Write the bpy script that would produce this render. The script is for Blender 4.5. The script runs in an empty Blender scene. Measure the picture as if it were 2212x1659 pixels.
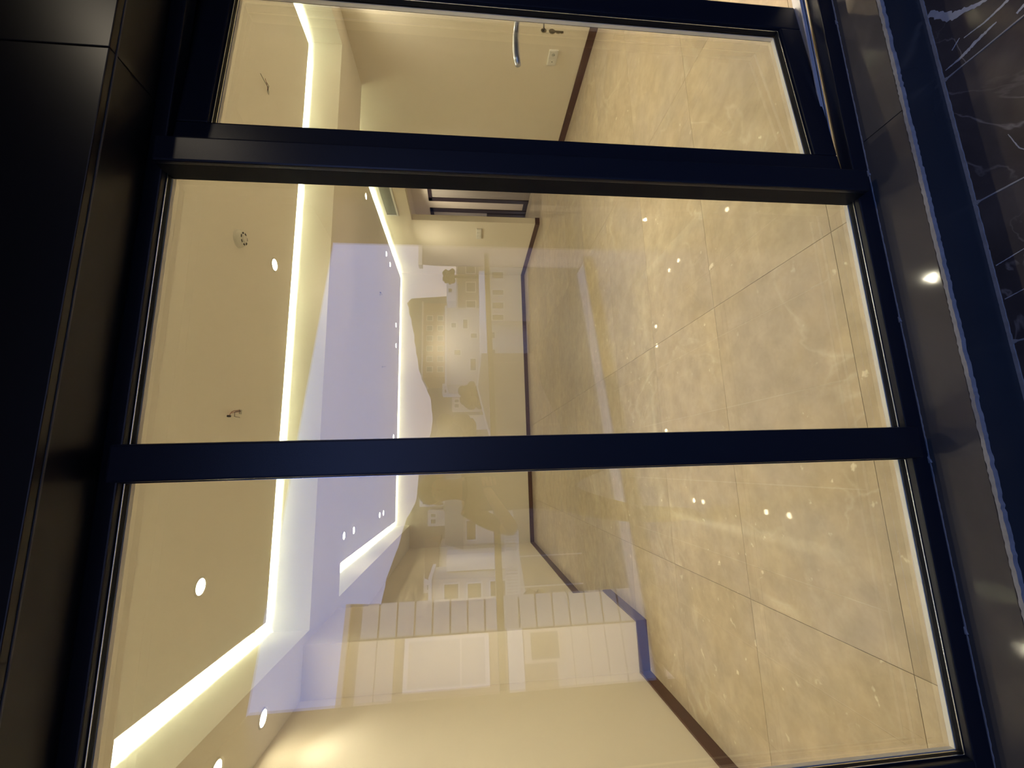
import bpy, bmesh, math, random
from mathutils import Vector, Matrix, Euler
random.seed(7)
S = 1.36                                  # camera height above the room floor, metres
SC = bpy.context.scene
COL = SC.collection
R = math.radians

# ------------------------------------------------------------------ camera
F_PX = 917.86
cam_d = bpy.data.cameras.new('camera'); cam = bpy.data.objects.new('camera', cam_d); COL.objects.link(cam)
yaw, pitch, roll = R(10.9894), R(-6.1211), R(-0.5301)
fwd = Vector((math.sin(yaw)*math.cos(pitch), math.cos(yaw)*math.cos(pitch), math.sin(pitch)))
rt0 = Vector((math.cos(yaw), -math.sin(yaw), 0)); up0 = rt0.cross(fwd)
rt = math.cos(roll)*rt0 + math.sin(roll)*up0
up = -math.sin(roll)*rt0 + math.cos(roll)*up0
cx, cy, cz = -up, rt, -fwd                # the phone was turned on its side: world up points to the picture's left
cam.matrix_world = Matrix(((cx.x, cy.x, cz.x, 0), (cx.y, cy.y, cz.y, 0), (cx.z, cy.z, cz.z, S), (0, 0, 0, 1)))
cam_d.sensor_fit = 'HORIZONTAL'; cam_d.sensor_width = 36.0
cam_d.lens = F_PX/2212*36.0
cam_d.clip_start = 0.02; cam_d.clip_end = 2000
SC.camera = cam
# ------------------------------------------------------------------ sky (dusk, clear)
wd = bpy.data.worlds.new('dusk_sky'); SC.world = wd; wd.use_nodes = True
nt = wd.node_tree; nt.nodes.clear()
o_ = nt.nodes.new('ShaderNodeOutputWorld'); bg = nt.nodes.new('ShaderNodeBackground')
tc = nt.nodes.new('ShaderNodeTexCoord'); sp = nt.nodes.new('ShaderNodeSeparateXYZ'); cr = nt.nodes.new('ShaderNodeValToRGB')
nt.links.new(tc.outputs['Generated'], sp.inputs[0]); nt.links.new(sp.outputs['Z'], cr.inputs[0])
el = cr.color_ramp.elements
el[0].position = 0.0; el[0].color = (0.98, 0.86, 1.05, 1)
el[1].position = 0.75; el[1].color = (0.24, 0.44, 1.10, 1)
for p, c in ((0.10, (0.92, 0.86, 1.26, 1)), (0.20, (0.56, 0.74, 1.66, 1)), (0.34, (0.26, 0.54, 1.62, 1))):
    e = el.new(p); e.color = c
nt.links.new(cr.outputs[0], bg.inputs[0]); bg.inputs[1].default_value = 1.27
nt.links.new(bg.outputs[0], o_.inputs[0])
SC.view_settings.view_transform = 'Standard'; SC.view_settings.look = 'None'
SC.view_settings.gamma = 1.0; SC.view_settings.use_curve_mapping = False
SC.view_settings.exposure = 0.0
SPOT_W, LED_E, DISC_E = 88.0, 200.0, 90.0

# ------------------------------------------------------------------ materials
def newmat(name):
    m = bpy.data.materials.new(name); m.use_nodes = True
    return m, m.node_tree, m.node_tree.nodes['Principled BSDF']
def plain(name, col, rough=0.6, metal=0.0, spec=None, noise=0.0, nscale=8.0, bump=0.0):
    m, t, b = newmat(name)
    b.inputs['Base Color'].default_value = (*col, 1); b.inputs['Roughness'].default_value = rough
    b.inputs['Metallic'].default_value = metal
    if spec is not None: b.inputs['Specular IOR Level'].default_value = spec
    if noise or bump:
        g = t.nodes.new('ShaderNodeTexCoord'); n = t.nodes.new('ShaderNodeTexNoise')
        n.inputs['Scale'].default_value = nscale; n.inputs['Detail'].default_value = 5
        t.links.new(g.outputs['Object'], n.inputs['Vector'])
        if noise:
            mx = t.nodes.new('ShaderNodeMixRGB'); mx.blend_type = 'MIX'
            mx.inputs[1].default_value = (*[c*(1-noise) for c in col], 1)
            mx.inputs[2].default_value = (*[min(1, c*(1+noise)) for c in col], 1)
            t.links.new(n.outputs['Fac'], mx.inputs[0]); t.links.new(mx.outputs[0], b.inputs['Base Color'])
        if bump:
            bp = t.nodes.new('ShaderNodeBump'); bp.inputs['Strength'].default_value = bump; bp.inputs['Distance'].default_value = 0.002
            t.links.new(n.outputs['Fac'], bp.inputs['Height']); t.links.new(bp.outputs[0], b.inputs['Normal'])
    return m
def emit(name, col, e):
    m, t, b = newmat(name)
    b.inputs['Base Color'].default_value = (*col, 1)
    b.inputs['Emission Color'].default_value = (*col, 1); b.inputs['Emission Strength'].default_value = e
    return m
def glass_mat(name, tint=(0.97, 0.985, 0.97), ior=1.5, rough=0.0):
    m = bpy.data.materials.new(name); m.use_nodes = True; t = m.node_tree; t.nodes.clear()
    o = t.nodes.new('ShaderNodeOutputMaterial'); mx = t.nodes.new('ShaderNodeMixShader')
    tr = t.nodes.new('ShaderNodeBsdfTransparent'); gl = t.nodes.new('ShaderNodeBsdfGlossy')
    fr = t.nodes.new('ShaderNodeFresnel'); fr.inputs['IOR'].default_value = ior
    ge = t.nodes.new('ShaderNodeNewGeometry'); mm = t.nodes.new('ShaderNodeMath'); mm.operation = 'MULTIPLY'
    inv = t.nodes.new('ShaderNodeMath'); inv.operation = 'SUBTRACT'; inv.inputs[0].default_value = 1.0
    t.links.new(ge.outputs['Backfacing'], inv.inputs[1])
    t.links.new(fr.outputs[0], mm.inputs[0]); t.links.new(inv.outputs[0], mm.inputs[1])
    tr.inputs[0].default_value = (*tint, 1); gl.inputs['Roughness'].default_value = rough; gl.inputs[0].default_value = (1, 1, 1, 1)
    # the outward face carries both surfaces' reflection of the thin sheet
    dbl = t.nodes.new('ShaderNodeMath'); dbl.operation = 'MULTIPLY'; dbl.inputs[1].default_value = 2.25; dbl.use_clamp = True
    t.links.new(mm.outputs[0], dbl.inputs[0])
    t.links.new(dbl.outputs[0], mx.inputs[0]); t.links.new(tr.outputs[0], mx.inputs[1]); t.links.new(gl.outputs[0], mx.inputs[2])
    t.links.new(mx.outputs[0], o.inputs[0])
    return m
def marble(name, dark, mid, light, vein, rough, scale=1.4, vein_w=0.035, vein_amt=0.6, coat=0.0, spots=0.0, tint=None):
    """veined stone; every tile gets its own stretch of the pattern"""
    m, t, b = newmat(name); N = t.nodes; Lk = t.links
    ge = N.new('ShaderNodeNewGeometry'); oi = N.new('ShaderNodeObjectInfo')
    ma = N.new('ShaderNodeVectorMath'); ma.operation = 'SCALE'
    cmb = N.new('ShaderNodeCombineXYZ')
    for i, k in enumerate((7.3, 4.1, 11.7)):
        q = N.new('ShaderNodeMath'); q.operation = 'MULTIPLY'; q.inputs[1].default_value = k*3
        Lk.new(oi.outputs['Random'], q.inputs[0]); Lk.new(q.outputs[0], cmb.inputs[i])
    ad = N.new('ShaderNodeVectorMath'); ad.operation = 'ADD'
    Lk.new(ge.outputs['Position'], ad.inputs[0]); Lk.new(cmb.outputs[0], ad.inputs[1])
    n1 = N.new('ShaderNodeTexNoise'); n1.inputs['Scale'].default_value = scale; n1.inputs['Detail'].default_value = 9
    n1.inputs['Roughness'].default_value = 0.62 if not tint else 0.74; n1.inputs['Distortion'].default_value = 0.9 if not tint else 0.35
    Lk.new(ad.outputs[0], n1.inputs['Vector'])
    r1 = N.new('ShaderNodeValToRGB'); e = r1.color_ramp.elements
    e[0].position = 0.34; e[0].color = (*dark, 1); e[1].position = 0.68; e[1].color = (*light, 1)
    q = e.new(0.5); q.color = (*mid, 1)
    Lk.new(n1.outputs['Fac'], r1.inputs[0])
    n2 = N.new('ShaderNodeTexNoise'); n2.inputs['Scale'].default_value = scale*0.8; n2.inputs['Detail'].default_value = 5
    n2.inputs['Distortion'].default_value = 1.6
    Lk.new(ad.outputs[0], n2.inputs['Vector'])
    s = N.new('ShaderNodeMath'); s.operation = 'SUBTRACT'; s.inputs[1].default_value = 0.5; Lk.new(n2.outputs['Fac'], s.inputs[0])
    ab = N.new('ShaderNodeMath'); ab.operation = 'ABSOLUTE'; Lk.new(s.outputs[0], ab.inputs[0])
    r2 = N.new('ShaderNodeMapRange'); r2.inputs['From Min'].default_value = 0; r2.inputs['From Max'].default_value = vein_w
    r2.inputs['To Min'].default_value = vein_amt; r2.inputs['To Max'].default_value = 0; Lk.new(ab.outputs[0], r2.inputs['Value'])
    n3 = N.new('ShaderNodeTexNoise'); n3.inputs['Scale'].default_value = scale*1.3; Lk.new(ad.outputs[0], n3.inputs['Vector'])
    r3 = N.new('ShaderNodeMapRange'); r3.inputs['From Min'].default_value = 0.45; r3.inputs['From Max'].default_value = 0.62
    Lk.new(n3.outputs['Fac'], r3.inputs['Value'])
    mu = N.new('ShaderNodeMath'); mu.operation = 'MULTIPLY'; Lk.new(r2.outputs[0], mu.inputs[0]); Lk.new(r3.outputs[0], mu.inputs[1])
    mx = N.new('ShaderNodeMixRGB'); Lk.new(mu.outputs[0], mx.inputs[0]); Lk.new(r1.outputs[0], mx.inputs[1]); mx.inputs[2].default_value = (*vein, 1)
    out = mx
    if spots:
        vo = N.new('ShaderNodeTexNoise'); vo.inputs['Scale'].default_value = 17; vo.inputs['Detail'].default_value = 3; Lk.new(ad.outputs[0], vo.inputs['Vector'])
        rs = N.new('ShaderNodeMapRange'); rs.inputs['From Min'].default_value = 0.69; rs.inputs['From Max'].default_value = 0.74
        rs.inputs['To Max'].default_value = spots; Lk.new(vo.outputs['Fac'], rs.inputs['Value'])
        m2 = N.new('ShaderNodeMixRGB'); Lk.new(rs.outputs[0], m2.inputs[0]); Lk.new(mx.outputs[0], m2.inputs[1])
        m2.inputs[2].default_value = (*[min(1, c*1.35) for c in vein], 1); out = m2
    if tint:   # clouds of greyer stone and a fine mottle
        n5 = N.new('ShaderNodeTexNoise'); n5.inputs['Scale'].default_value = 1.1; n5.inputs['Detail'].default_value = 6; n5.inputs['Roughness'].default_value = 0.7; Lk.new(ad.outputs[0], n5.inputs['Vector'])
        r5 = N.new('ShaderNodeMapRange'); r5.inputs['From Min'].default_value = 0.44; r5.inputs['From Max'].default_value = 0.60; r5.inputs['To Max'].default_value = 0.75; Lk.new(n5.outputs['Fac'], r5.inputs['Value'])
        m5 = N.new('ShaderNodeMixRGB'); Lk.new(r5.outputs[0], m5.inputs[0]); Lk.new(out.outputs[0], m5.inputs[1]); m5.inputs[2].default_value = (*tint, 1)
        n6 = N.new('ShaderNodeTexNoise'); n6.inputs['Scale'].default_value = 9; n6.inputs['Detail'].default_value = 8; n6.inputs['Roughness'].default_value = 0.7; Lk.new(ad.outputs[0], n6.inputs['Vector'])
        r6 = N.new('ShaderNodeMapRange'); r6.inputs['From Min'].default_value = 0.35; r6.inputs['From Max'].default_value = 0.65; r6.inputs['To Min'].default_value = 0.86; r6.inputs['To Max'].default_value = 1.13; Lk.new(n6.outputs['Fac'], r6.inputs['Value'])
        h6 = N.new('ShaderNodeHueSaturation'); Lk.new(r6.outputs[0], h6.inputs['Value']); Lk.new(m5.outputs[0], h6.inputs['Color']); out = h6
    # each tile a little lighter or darker than the next
    hs = N.new('ShaderNodeHueSaturation'); mr = N.new('ShaderNodeMapRange'); mr.inputs['To Min'].default_value = 0.93; mr.inputs['To Max'].default_value = 1.07
    Lk.new(oi.outputs['Random'], mr.inputs['Value']); Lk.new(mr.outputs[0], hs.inputs['Value']); Lk.new(out.outputs[0], hs.inputs['Color'])
    Lk.new(hs.outputs[0], b.inputs['Base Color'])
    b.inputs['Roughness'].default_value = rough
    b.inputs['Coat Weight'].default_value = coat; b.inputs['Coat Roughness'].default_value = 0.03
    return m
M = {}
M['paint'] = plain('cream_paint', (0.85, 0.78, 0.65), 0.75)
M['ceil'] = plain('ceiling_paint', (0.91, 0.875, 0.80), 0.8)
M['skirt'] = plain('brown_wood', (0.075, 0.030, 0.018), 0.35, noise=0.25, nscale=30)
M['frame'] = plain('anthracite_frame', (0.010, 0.012, 0.020), 0.32, spec=0.33, bump=0.15, nscale=700)
M['bead'] = plain('gasket_black', (0.008, 0.010, 0.014), 0.45, spec=0.08)
M['spacer'] = plain('aluminium_spacer', (0.85, 0.80, 0.70), 0.45)
M['alu'] = plain('pale_aluminium', (0.62, 0.62, 0.66), 0.35, metal=0.3)
M['trim'] = plain('polished_edge', (0.75, 0.76, 0.78), 0.22, metal=1.0)
M['glass'] = glass_mat('clear_pane')
M['rglass'] = glass_mat('balustrade_pane', (0.93, 0.96, 0.95))
M['floor'] = marble('beige_marble', (0.385, 0.305, 0.21), (0.425, 0.34, 0.237), (0.50, 0.412, 0.295), (0.62, 0.545, 0.42), 0.30, 1.3, 0.022, 0.45, coat=0.28, spots=0.7, tint=(0.395, 0.328, 0.262))
M['grout'] = plain('brown_grout', (0.26, 0.17, 0.085), 0.8)
M['slab'] = marble('grey_stone', (0.085, 0.075, 0.070), (0.095, 0.085, 0.079), (0.115, 0.104, 0.100), (0.125, 0.114, 0.110), 0.06, 1.0, 0.02, 0.2)
M['dmarble'] = marble('dark_marble', (0.050, 0.042, 0.043), (0.068, 0.056, 0.057), (0.095, 0.080, 0.080), (0.30, 0.27, 0.27), 0.16, 2.3, 0.010, 0.7)
M['riser'] = plain('blue_black_stone', (0.028, 0.034, 0.042), 0.25, noise=0.15, nscale=5)
M['lintel'] = plain('dark_cladding', (0.010, 0.009, 0.010), 0.38, noise=0.15, nscale=3, bump=0.05)
M['lgrout'] = plain('pale_grout', (0.27, 0.26, 0.27), 0.8, noise=0.35, nscale=40)
M['vein'] = plain('white_vein', (0.42, 0.42, 0.46), 0.25, noise=0.25, nscale=25)
M['led'] = emit('led_strip', (0.98, 1.0, 0.76), LED_E)
M['disc'] = emit('lamp_lens', (1.0, 0.84, 0.58), DISC_E)
M['white'] = plain('white_plastic', (0.80, 0.78, 0.72), 0.4)
M['black'] = plain('black_plastic', (0.012, 0.011, 0.012), 0.4)
M['red'] = plain('red_wire', (0.28, 0.05, 0.03), 0.5)
M['grille'] = plain('grey_grille', (0.50, 0.50, 0.45), 0.5)
M['steel'] = plain('satin_steel', (0.62, 0.64, 0.68), 0.32, metal=0.75)
M['brass'] = plain('dull_nickel_key', (0.36, 0.30, 0.20), 0.4, metal=0.5)
M['greywall'] = plain('corridor_paint', (0.62, 0.54, 0.46), 0.7)
M['leaf'] = plain('grey_lacquer', (0.30, 0.26, 0.23), 0.5)
M['dark'] = plain('dark_brown_wood', (0.022, 0.012, 0.012), 0.35)
M['roofd'] = plain('balcony_soffit', (0.016, 0.015, 0.017), 0.5)

M['slab'].node_tree.nodes['Principled BSDF'].inputs['Specular IOR Level'].default_value = 0.2
# ------------------------------------------------------------------ mesh helpers (H units -> metres by P)
def P(x, y, z): return Vector((x*S, y*S, (z+1)*S))
def mesh_obj(name, verts, faces, mat, parent=None, smooth=False, origin=None):
    me = bpy.data.meshes.new(name)
    org = Vector(origin) if origin is not None else Vector((0, 0, 0))
    me.from_pydata([tuple(Vector(v)-org) for v in verts], [], faces); me.update()
    if smooth:
        for p in me.polygons: p.use_smooth = True
    o = bpy.data.objects.new(name, me); COL.objects.link(o)
    if mat is not None: me.materials.append(mat)
    o.location = org
    if parent is not None:
        o.parent = parent; o.location = org - Vector(parent.get('_org', (0, 0, 0))) if origin is not None else -Vector(parent.get('_org', (0, 0, 0)))
        if origin is None: o.location = -Vector(parent.get('_org', (0, 0, 0)))
    return o
BF = [(0, 3, 2, 1), (4, 5, 6, 7), (0, 1, 5, 4), (1, 2, 6, 5), (2, 3, 7, 6), (3, 0, 4, 7)]
def boxv(x0, x1, y0, y1, z0, z1):
    return [(x0, y0, z0), (x1, y0, z0), (x1, y1, z0), (x0, y1, z0), (x0, y0, z1), (x1, y0, z1), (x1, y1, z1), (x0, y1, z1)]
class MB:
    def __init__(s): s.v = []; s.f = []
    def box(s, x0, x1, y0, y1, z0, z1, bev=0.0):
        x0, x1 = min(x0, x1), max(x0, x1); y0, y1 = min(y0, y1), max(y0, y1); z0, z1 = min(z0, z1), max(z0, z1)
        if bev <= 0:
            n = len(s.v); s.v += boxv(x0, x1, y0, y1, z0, z1); s.f += [tuple(i+n for i in f) for f in BF]; return s
        bm = bmesh.new(); bmesh.ops.create_cube(bm, size=1)
        for v in bm.verts:
            v.co = Vector(((x0+x1)/2+v.co.x*(x1-x0), (y0+y1)/2+v.co.y*(y1-y0), (z0+z1)/2+v.co.z*(z1-z0)))
        bmesh.ops.bevel(bm, geom=bm.edges[:]+bm.verts[:], offset=min(bev, (x1-x0)*.45, (y1-y0)*.45, (z1-z0)*.45), segments=2, affect='EDGES', profile=0.6)
        s.add(bm); return s
    def hbox(s, x0, x1, y0, y1, z0, z1, bev=0.0):
        return s.box(x0*S, x1*S, y0*S, y1*S, (z0+1)*S, (z1+1)*S, bev)
    def add(s, bm, mat=None):
        n = len(s.v); bm.verts.index_update()
        s.v += [tuple(mat @ v.co if mat else v.co) for v in bm.verts]
        s.f += [tuple(v.index+n for v in f.verts) for f in bm.faces]; bm.free()
    def cyl(s, c, r1, r2, h, seg=24, axis='Z', cap=True):
        bm = bmesh.new(); bmesh.ops.create_cone(bm, cap_ends=cap, segments=seg, radius1=r1, radius2=r2, depth=h)
        m = Matrix.Translation(Vector(c))
        if axis == 'X': m = m @ Matrix.Rotation(R(90), 4, 'Y')
        if axis == 'Y': m = m @ Matrix.Rotation(R(90), 4, 'X')
        s.add(bm, m); return s
    def ring(s, c, ro, ri, h, seg=32):
        n = len(s.v); cx_, cy_, cz_ = c
        for r_, z in ((ro, 0), (ro*0.97, -h), (ri, -h), (ri, 0)):
            for i in range(seg):
                a = 2*math.pi*i/seg; s.v.append((cx_+r_*math.cos(a), cy_+r_*math.sin(a), cz_+z))
        for k in range(3):
            for i in range(seg):
                j = (i+1) % seg; s.f.append((n+k*seg+i, n+(k+1)*seg+i, n+(k+1)*seg+j, n+k*seg+j))
        return s
    def ico(s, c, r, sub=2, sc=(1, 1, 1), rough=0.0):
        bm = bmesh.new(); bmesh.ops.create_icosphere(bm, subdivisions=sub, radius=1)
        for v in bm.verts:
            k = 1+rough*random.uniform(-1, 1)
            v.co = Vector((c[0]+v.co.x*r*sc[0]*k, c[1]+v.co.y*r*sc[1]*k, c[2]+v.co.z*r*sc[2]*k))
        s.add(bm); return s
    def tube(s, pts, rad, seg=8):
        pts = [Vector(p) for p in pts]; n0 = len(s.v); L = len(pts)
        rads = rad if isinstance(rad, (list, tuple)) else [rad]*L
        for i, p in enumerate(pts):
            t = (pts[min(i+1, L-1)]-pts[max(i-1, 0)]).normalized()
            a = Vector((0, 0, 1)) if abs(t.z) < 0.9 else Vector((1, 0, 0))
            u = t.cross(a).normalized(); w = t.cross(u)
            for k in range(seg):
                an = 2*math.pi*k/seg; s.v.append(tuple(p+u*rads[i]*math.cos(an)+w*rads[i]*math.sin(an)))
        for i in range(L-1):
            for k in range(seg):
                j = (k+1) % seg; a = n0+i*seg; b = a+seg
                s.f.append((a+k, b+k, b+j, a+j))
        s.f.append(tuple(n0+k for k in range(seg))); s.f.append(tuple(n0+(L-1)*seg+k for k in reversed(range(seg))))
        return s
    def build(s, name, mat, parent=None, smooth=False):
        o = mesh_obj(name, s.v, s.f, mat, parent, smooth)
        return o
def tag(o, label=None, cat=None, group=None, kind=None):
    if label: o['label'] = label
    if cat: o['category'] = cat
    if group: o['group'] = group
    if kind: o['kind'] = kind
    return o
def empty(name, loc=(0, 0, 0), rot=None, **kw):
    o = bpy.data.objects.new(name, None); COL.objects.link(o); o.location = loc; o.empty_display_size = 0.1
    o['_org'] = tuple(loc)
    if rot: o.rotation_euler = rot
    return tag(o, **kw)
def HB(*boxes, bev=0.0):
    m = MB()
    for b in boxes: m.hbox(*b, bev=bev)
    return m

XL, XR, YB = -1.145, 3.195, 6.715           # room walls
YG = 0.87                                    # glass plane
ZS, ZC, ZT = 0.857, 1.05, 1.135              # soffit, hung ceiling panel, slab above the light slot

# ------------------------------------------------------------------ room shell
xs = [XL-0.05, -0.49, 0.605, 1.70, 2.795, 3.89, 4.12]
ys = [0.905] + [0.97+0.567*i for i in range(11)] + [6.74]
fl = HB((XL-0.06, 4.14, 0.90, 6.78, -1.10, -1.0045)).build('floor', M['grout'])
tag(fl, 'glossy beige marble tile floor of the empty room', 'floor', kind='structure')
cache = {}
def tile(name, x0, x1, y0, y1, ztop, th, gap, mat, parent, bev=0.0008):
    w, d = round((x1-x0)*S-gap, 4), round((y1-y0)*S-gap, 4)
    key = (w, d, th, mat.name)
    if key not in cache:
        m = MB(); m.box(-w/2, w/2, -d/2, d/2, -th, 0, bev); me = bpy.data.meshes.new(name); me.from_pydata(m.v, [], m.f); me.update(); me.materials.append(mat); cache[key] = me
    o = bpy.data.objects.new(name, cache[key]); COL.objects.link(o); o.parent = parent
    o.location = P((x0+x1)/2, (y0+y1)/2, ztop); return o
for i in range(len(xs)-1):
    for j in range(len(ys)-1):
        if xs[i] >= XR and ys[j] < 3.2: continue
        tile('tile', xs[i], xs[i+1], ys[j], ys[j+1], -1.0, 0.010, 0.0016, M['floor'], fl)

wl = HB((XL-0.12, XL, 0.90, YB+0.1, -1, 1.30)).build('wall_left', M['paint']); tag(wl, 'plain cream wall on the left side of the room', 'wall', kind='structure')
pr = HB((XL, -0.885, 2.533, 3.136, -1, ZS+0.01), bev=0.002).build('wall_left_pier', M['paint']); tag(pr, 'cream pier standing out from the left wall', 'pier', kind='structure')
wb = HB((XL-0.12, XR+0.1, YB, YB+0.1, -1, 1.30)).build('wall_back', M['paint']); tag(wb, 'plain cream wall at the far end of the room', 'wall', kind='structure')
DY0, DY1, DZ = 4.12, 5.14, 0.69
wr = HB((XR, XR+0.082, 0.90, DY0, -1, 1.30), (XR, XR+0.082, DY1, YB+0.1, -1, 1.30), (XR, XR+0.082, DY0, DY1, DZ, 1.30)).build('wall_right', M['paint'])
tag(wr, 'cream wall on the right side with an open doorway', 'wall', kind='structure')
wf = HB((XL-0.12, -0.64, 0.74, 0.90, -1, 1.30), (1.40, XR+0.08, 0.74, 0.90, -1, 1.30), (-0.64, 1.40, 0.75, 0.90, 0.66, 1.30)).build('wall_front', M['paint'])
tag(wf, 'window wall around the black framed glazing, inner layer', 'wall', kind='structure')
ce = HB((XL, XR, 0.90, 1.27, ZS, ZT), (XL, -0.838, 1.27, 2.612, ZS, ZT), (2.98, XR, 1.27, 2.612, ZS, ZT),
        (XL, XR, 2.612, 3.15, ZS, ZT), (XL, -0.82, 3.15, YB, ZS, ZT), (XL-0.05, 4.2, 0.80, YB+0.1, ZT, ZT+0.1)).build('ceiling', M['ceil'])
tag(ce, 'cream ceiling with lowered soffits and lit slots', 'ceiling', kind='structure')
def tray(nm, x0, x1, y0, y1, label, sides):
    p = HB((x0, x1, y0, y1, ZC, ZC+0.016)).build(nm, M['ceil']); tag(p, label, 'ceiling panel', kind='structure')
    s_, w_, z0, z1 = 0.026, 0.008, ZC+0.017, ZC+0.025
    defs = {'far': (x0+s_, x1-s_, y1-s_-w_, y1-s_), 'near': (x0+s_, x1-s_, y0+s_, y0+s_+w_), 'left': (x0+s_, x0+s_+w_, y0+s_, y1-s_), 'right': (x1-s_-w_, x1-s_, y0+s_, y1-s_)}
    for k in sides:
        b = defs[k]; o = HB((b[0], b[1], b[2], b[3], z0, z1)).build('led_strip', M['led'], p); o['label'] = 'greenish white glowing strip hidden in the ceiling slot'
    # hangers keep the panel up
    for (hx, hy) in ((x0+.4, y0+.3), (x1-.4, y0+.3), (x0+.4, y1-.3), (x1-.4, y1-.3)):
        HB((hx, hx+.02, hy, hy+.02, ZC+0.016, ZT)).build('hanger', M['alu'], p)
    return p
tray('ceiling_panel_near', -0.763, 2.872, 1.36, 2.532, 'flat cream ceiling panel nearest the window', ('far', 'near', 'left', 'right'))
tray('ceiling_panel_far', -0.745, 3.065, 3.26, 6.615, 'flat cream ceiling panel over the far half of the room', ('far', 'near', 'left', 'right'))

# baseboards
BH = 0.060
def skirt(nm, label, *b):
    o = HB(*b, bev=0.002).build(nm, M['skirt']); tag(o, label, 'baseboard', kind='structure'); return o
t_ = 0.011
skirt('baseboard_left', 'dark brown wooden baseboard along the left wall and its pier', (XL, XL+t_, 0.90, 2.533, -1, -1+BH), (XL, -0.885+t_, 2.533-t_, 2.533, -1, -1+BH),
      (-0.885, -0.885+t_, 2.533, 3.136, -1, -1+BH), (XL, XL+t_, 3.136, YB, -1, -1+BH))
skirt('baseboard_back', 'dark brown wooden baseboard along the far wall', (XL, XR, YB-t_, YB, -1, -1+BH))
skirt('baseboard_right', 'dark brown wooden baseboard along the right wall', (XR-t_, XR, 0.90, DY0, -1, -1+BH), (XR-t_, XR, DY1, YB, -1, -1+BH), (XR, XR+0.082, DY1-t_, DY1, -1, -1+BH))

# corridor behind the doorway
CX = 4.10
cw = HB((CX, CX+0.1, 3.0, 7.2, -1, 1.1), (XR+0.082, CX, 7.0, 7.1, -1, 1.1), (XR+0.082, CX, 3.2, 3.3, -1, 1.1)).build('wall_corridor', M['greywall'])
tag(cw, 'grey beige corridor wall seen through the doorway', 'wall', kind='structure')
cc = HB((XR+0.082, CX, 3.2, 7.1, 0.80, 0.86)).build('ceiling_corridor', M['greywall']); tag(cc, 'low corridor ceiling beyond the doorway', 'ceiling', kind='structure')
cs = HB((CX-0.012, CX, 6.03, 6.23, -1, -0.93), (CX-0.012, CX, 6.95, 7.0, -1, -0.93)).build('baseboard_corridor', M['dark']); tag(cs, 'dark baseboard between the two corridor doors', 'baseboard', kind='structure')
def corridor_door(nm, y0, y1, label, handle_y, low=None):
    d = empty(nm, P(CX, y0, -1), label=label, cat='door', kind='structure')
    f = 0.085
    HB((CX-0.02, CX+0.02, y0, y0+f, -1, 0.555), (CX-0.02, CX+0.02, y1-f, y1, -1, 0.555), (CX-0.02, CX+0.02, y0, y1, 0.50, 0.555), bev=0.002).build('frame', M['dark'], d)
    lf = HB((CX-0.010, CX+0.010, y0+f, y1-f, -0.995, 0.50), bev=0.002).build('leaf', M['leaf'], d)
    MB().tube([P(CX-0.012, handle_y, -0.30), P(CX-0.035, handle_y, -0.30), P(CX-0.037, handle_y+0.07, -0.30)], 0.009).build('handle', M['steel'], d, True)
    if low: HB((CX-0.030, CX-0.010, y0+f, y1-f, -0.99, low), bev=0.003).build('lower_panel', M['dark'], d)
    return d
corridor_door('door_2', 5.20, 6.03, 'grey corridor door in a dark brown frame, nearer of the two', 5.45)
corridor_door('door_3', 6.23, 6.93, 'grey corridor door with dark lower half, farther of the two', 6.40, low=-0.36)

# ------------------------------------------------------------------ glazing
FY0, FY1 = 0.84, 0.905
GZ0, GZ1 = -0.957, 0.615
gw = empty('window_1', P(0, FY0, -1), label='black aluminium window frame with fixed panes and an open door bay', cat='window', kind='structure')
fr = MB()
YM = 0.8725
HB((-0.65, 1.40, FY0, YM, -1.0, -0.9585), (-0.65, 1.40, YM-0.001, FY1, -1.0, -0.992), bev=0.004).build('bottom_rail', M['frame'], gw)
HB((-0.65, 1.40, FY0, YM, 0.617, 0.67), (-0.65, 1.40, YM-0.001, FY1, 0.645, 0.67), bev=0.004).build('head_rail', M['frame'], gw)
HB((-0.645, -0.580, FY0, YM, -0.960, 0.618), (-0.645, -0.615, YM-0.001, FY1, -0.993, 0.646), bev=0.004).build('jamb', M['frame'], gw)
HB((1.33, 1.40, FY0, FY1, -0.960, 0.618), bev=0.004).build('jamb', M['frame'], gw)
HB((-0.0085, 0.0575, 0.815, YM, -0.960, 0.620), (0.0, 0.048, YM-0.001, FY1, -0.993, 0.646), bev=0.006).build('mullion', M['frame'], gw)
m1 = HB((0.619, 0.676, 0.812, 0.826, -0.962, 0.620), bev=0.006).build('mullion', M['frame'], gw)
HB((0.6195, 0.676, 0.824, YM, -0.961, 0.620), (0.662, 0.676, YM-0.001, FY1, -0.993, 0.646), bev=0.002).build('mullion_core', M['bead'], m1)
HB((0.690, 1.33, 0.872, 0.905, -0.953, -0.946), (0.690, 1.33, 0.872, 0.876, -0.95, -0.937), bev=0.001).build('sill_track', M['alu'], gw)
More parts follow.
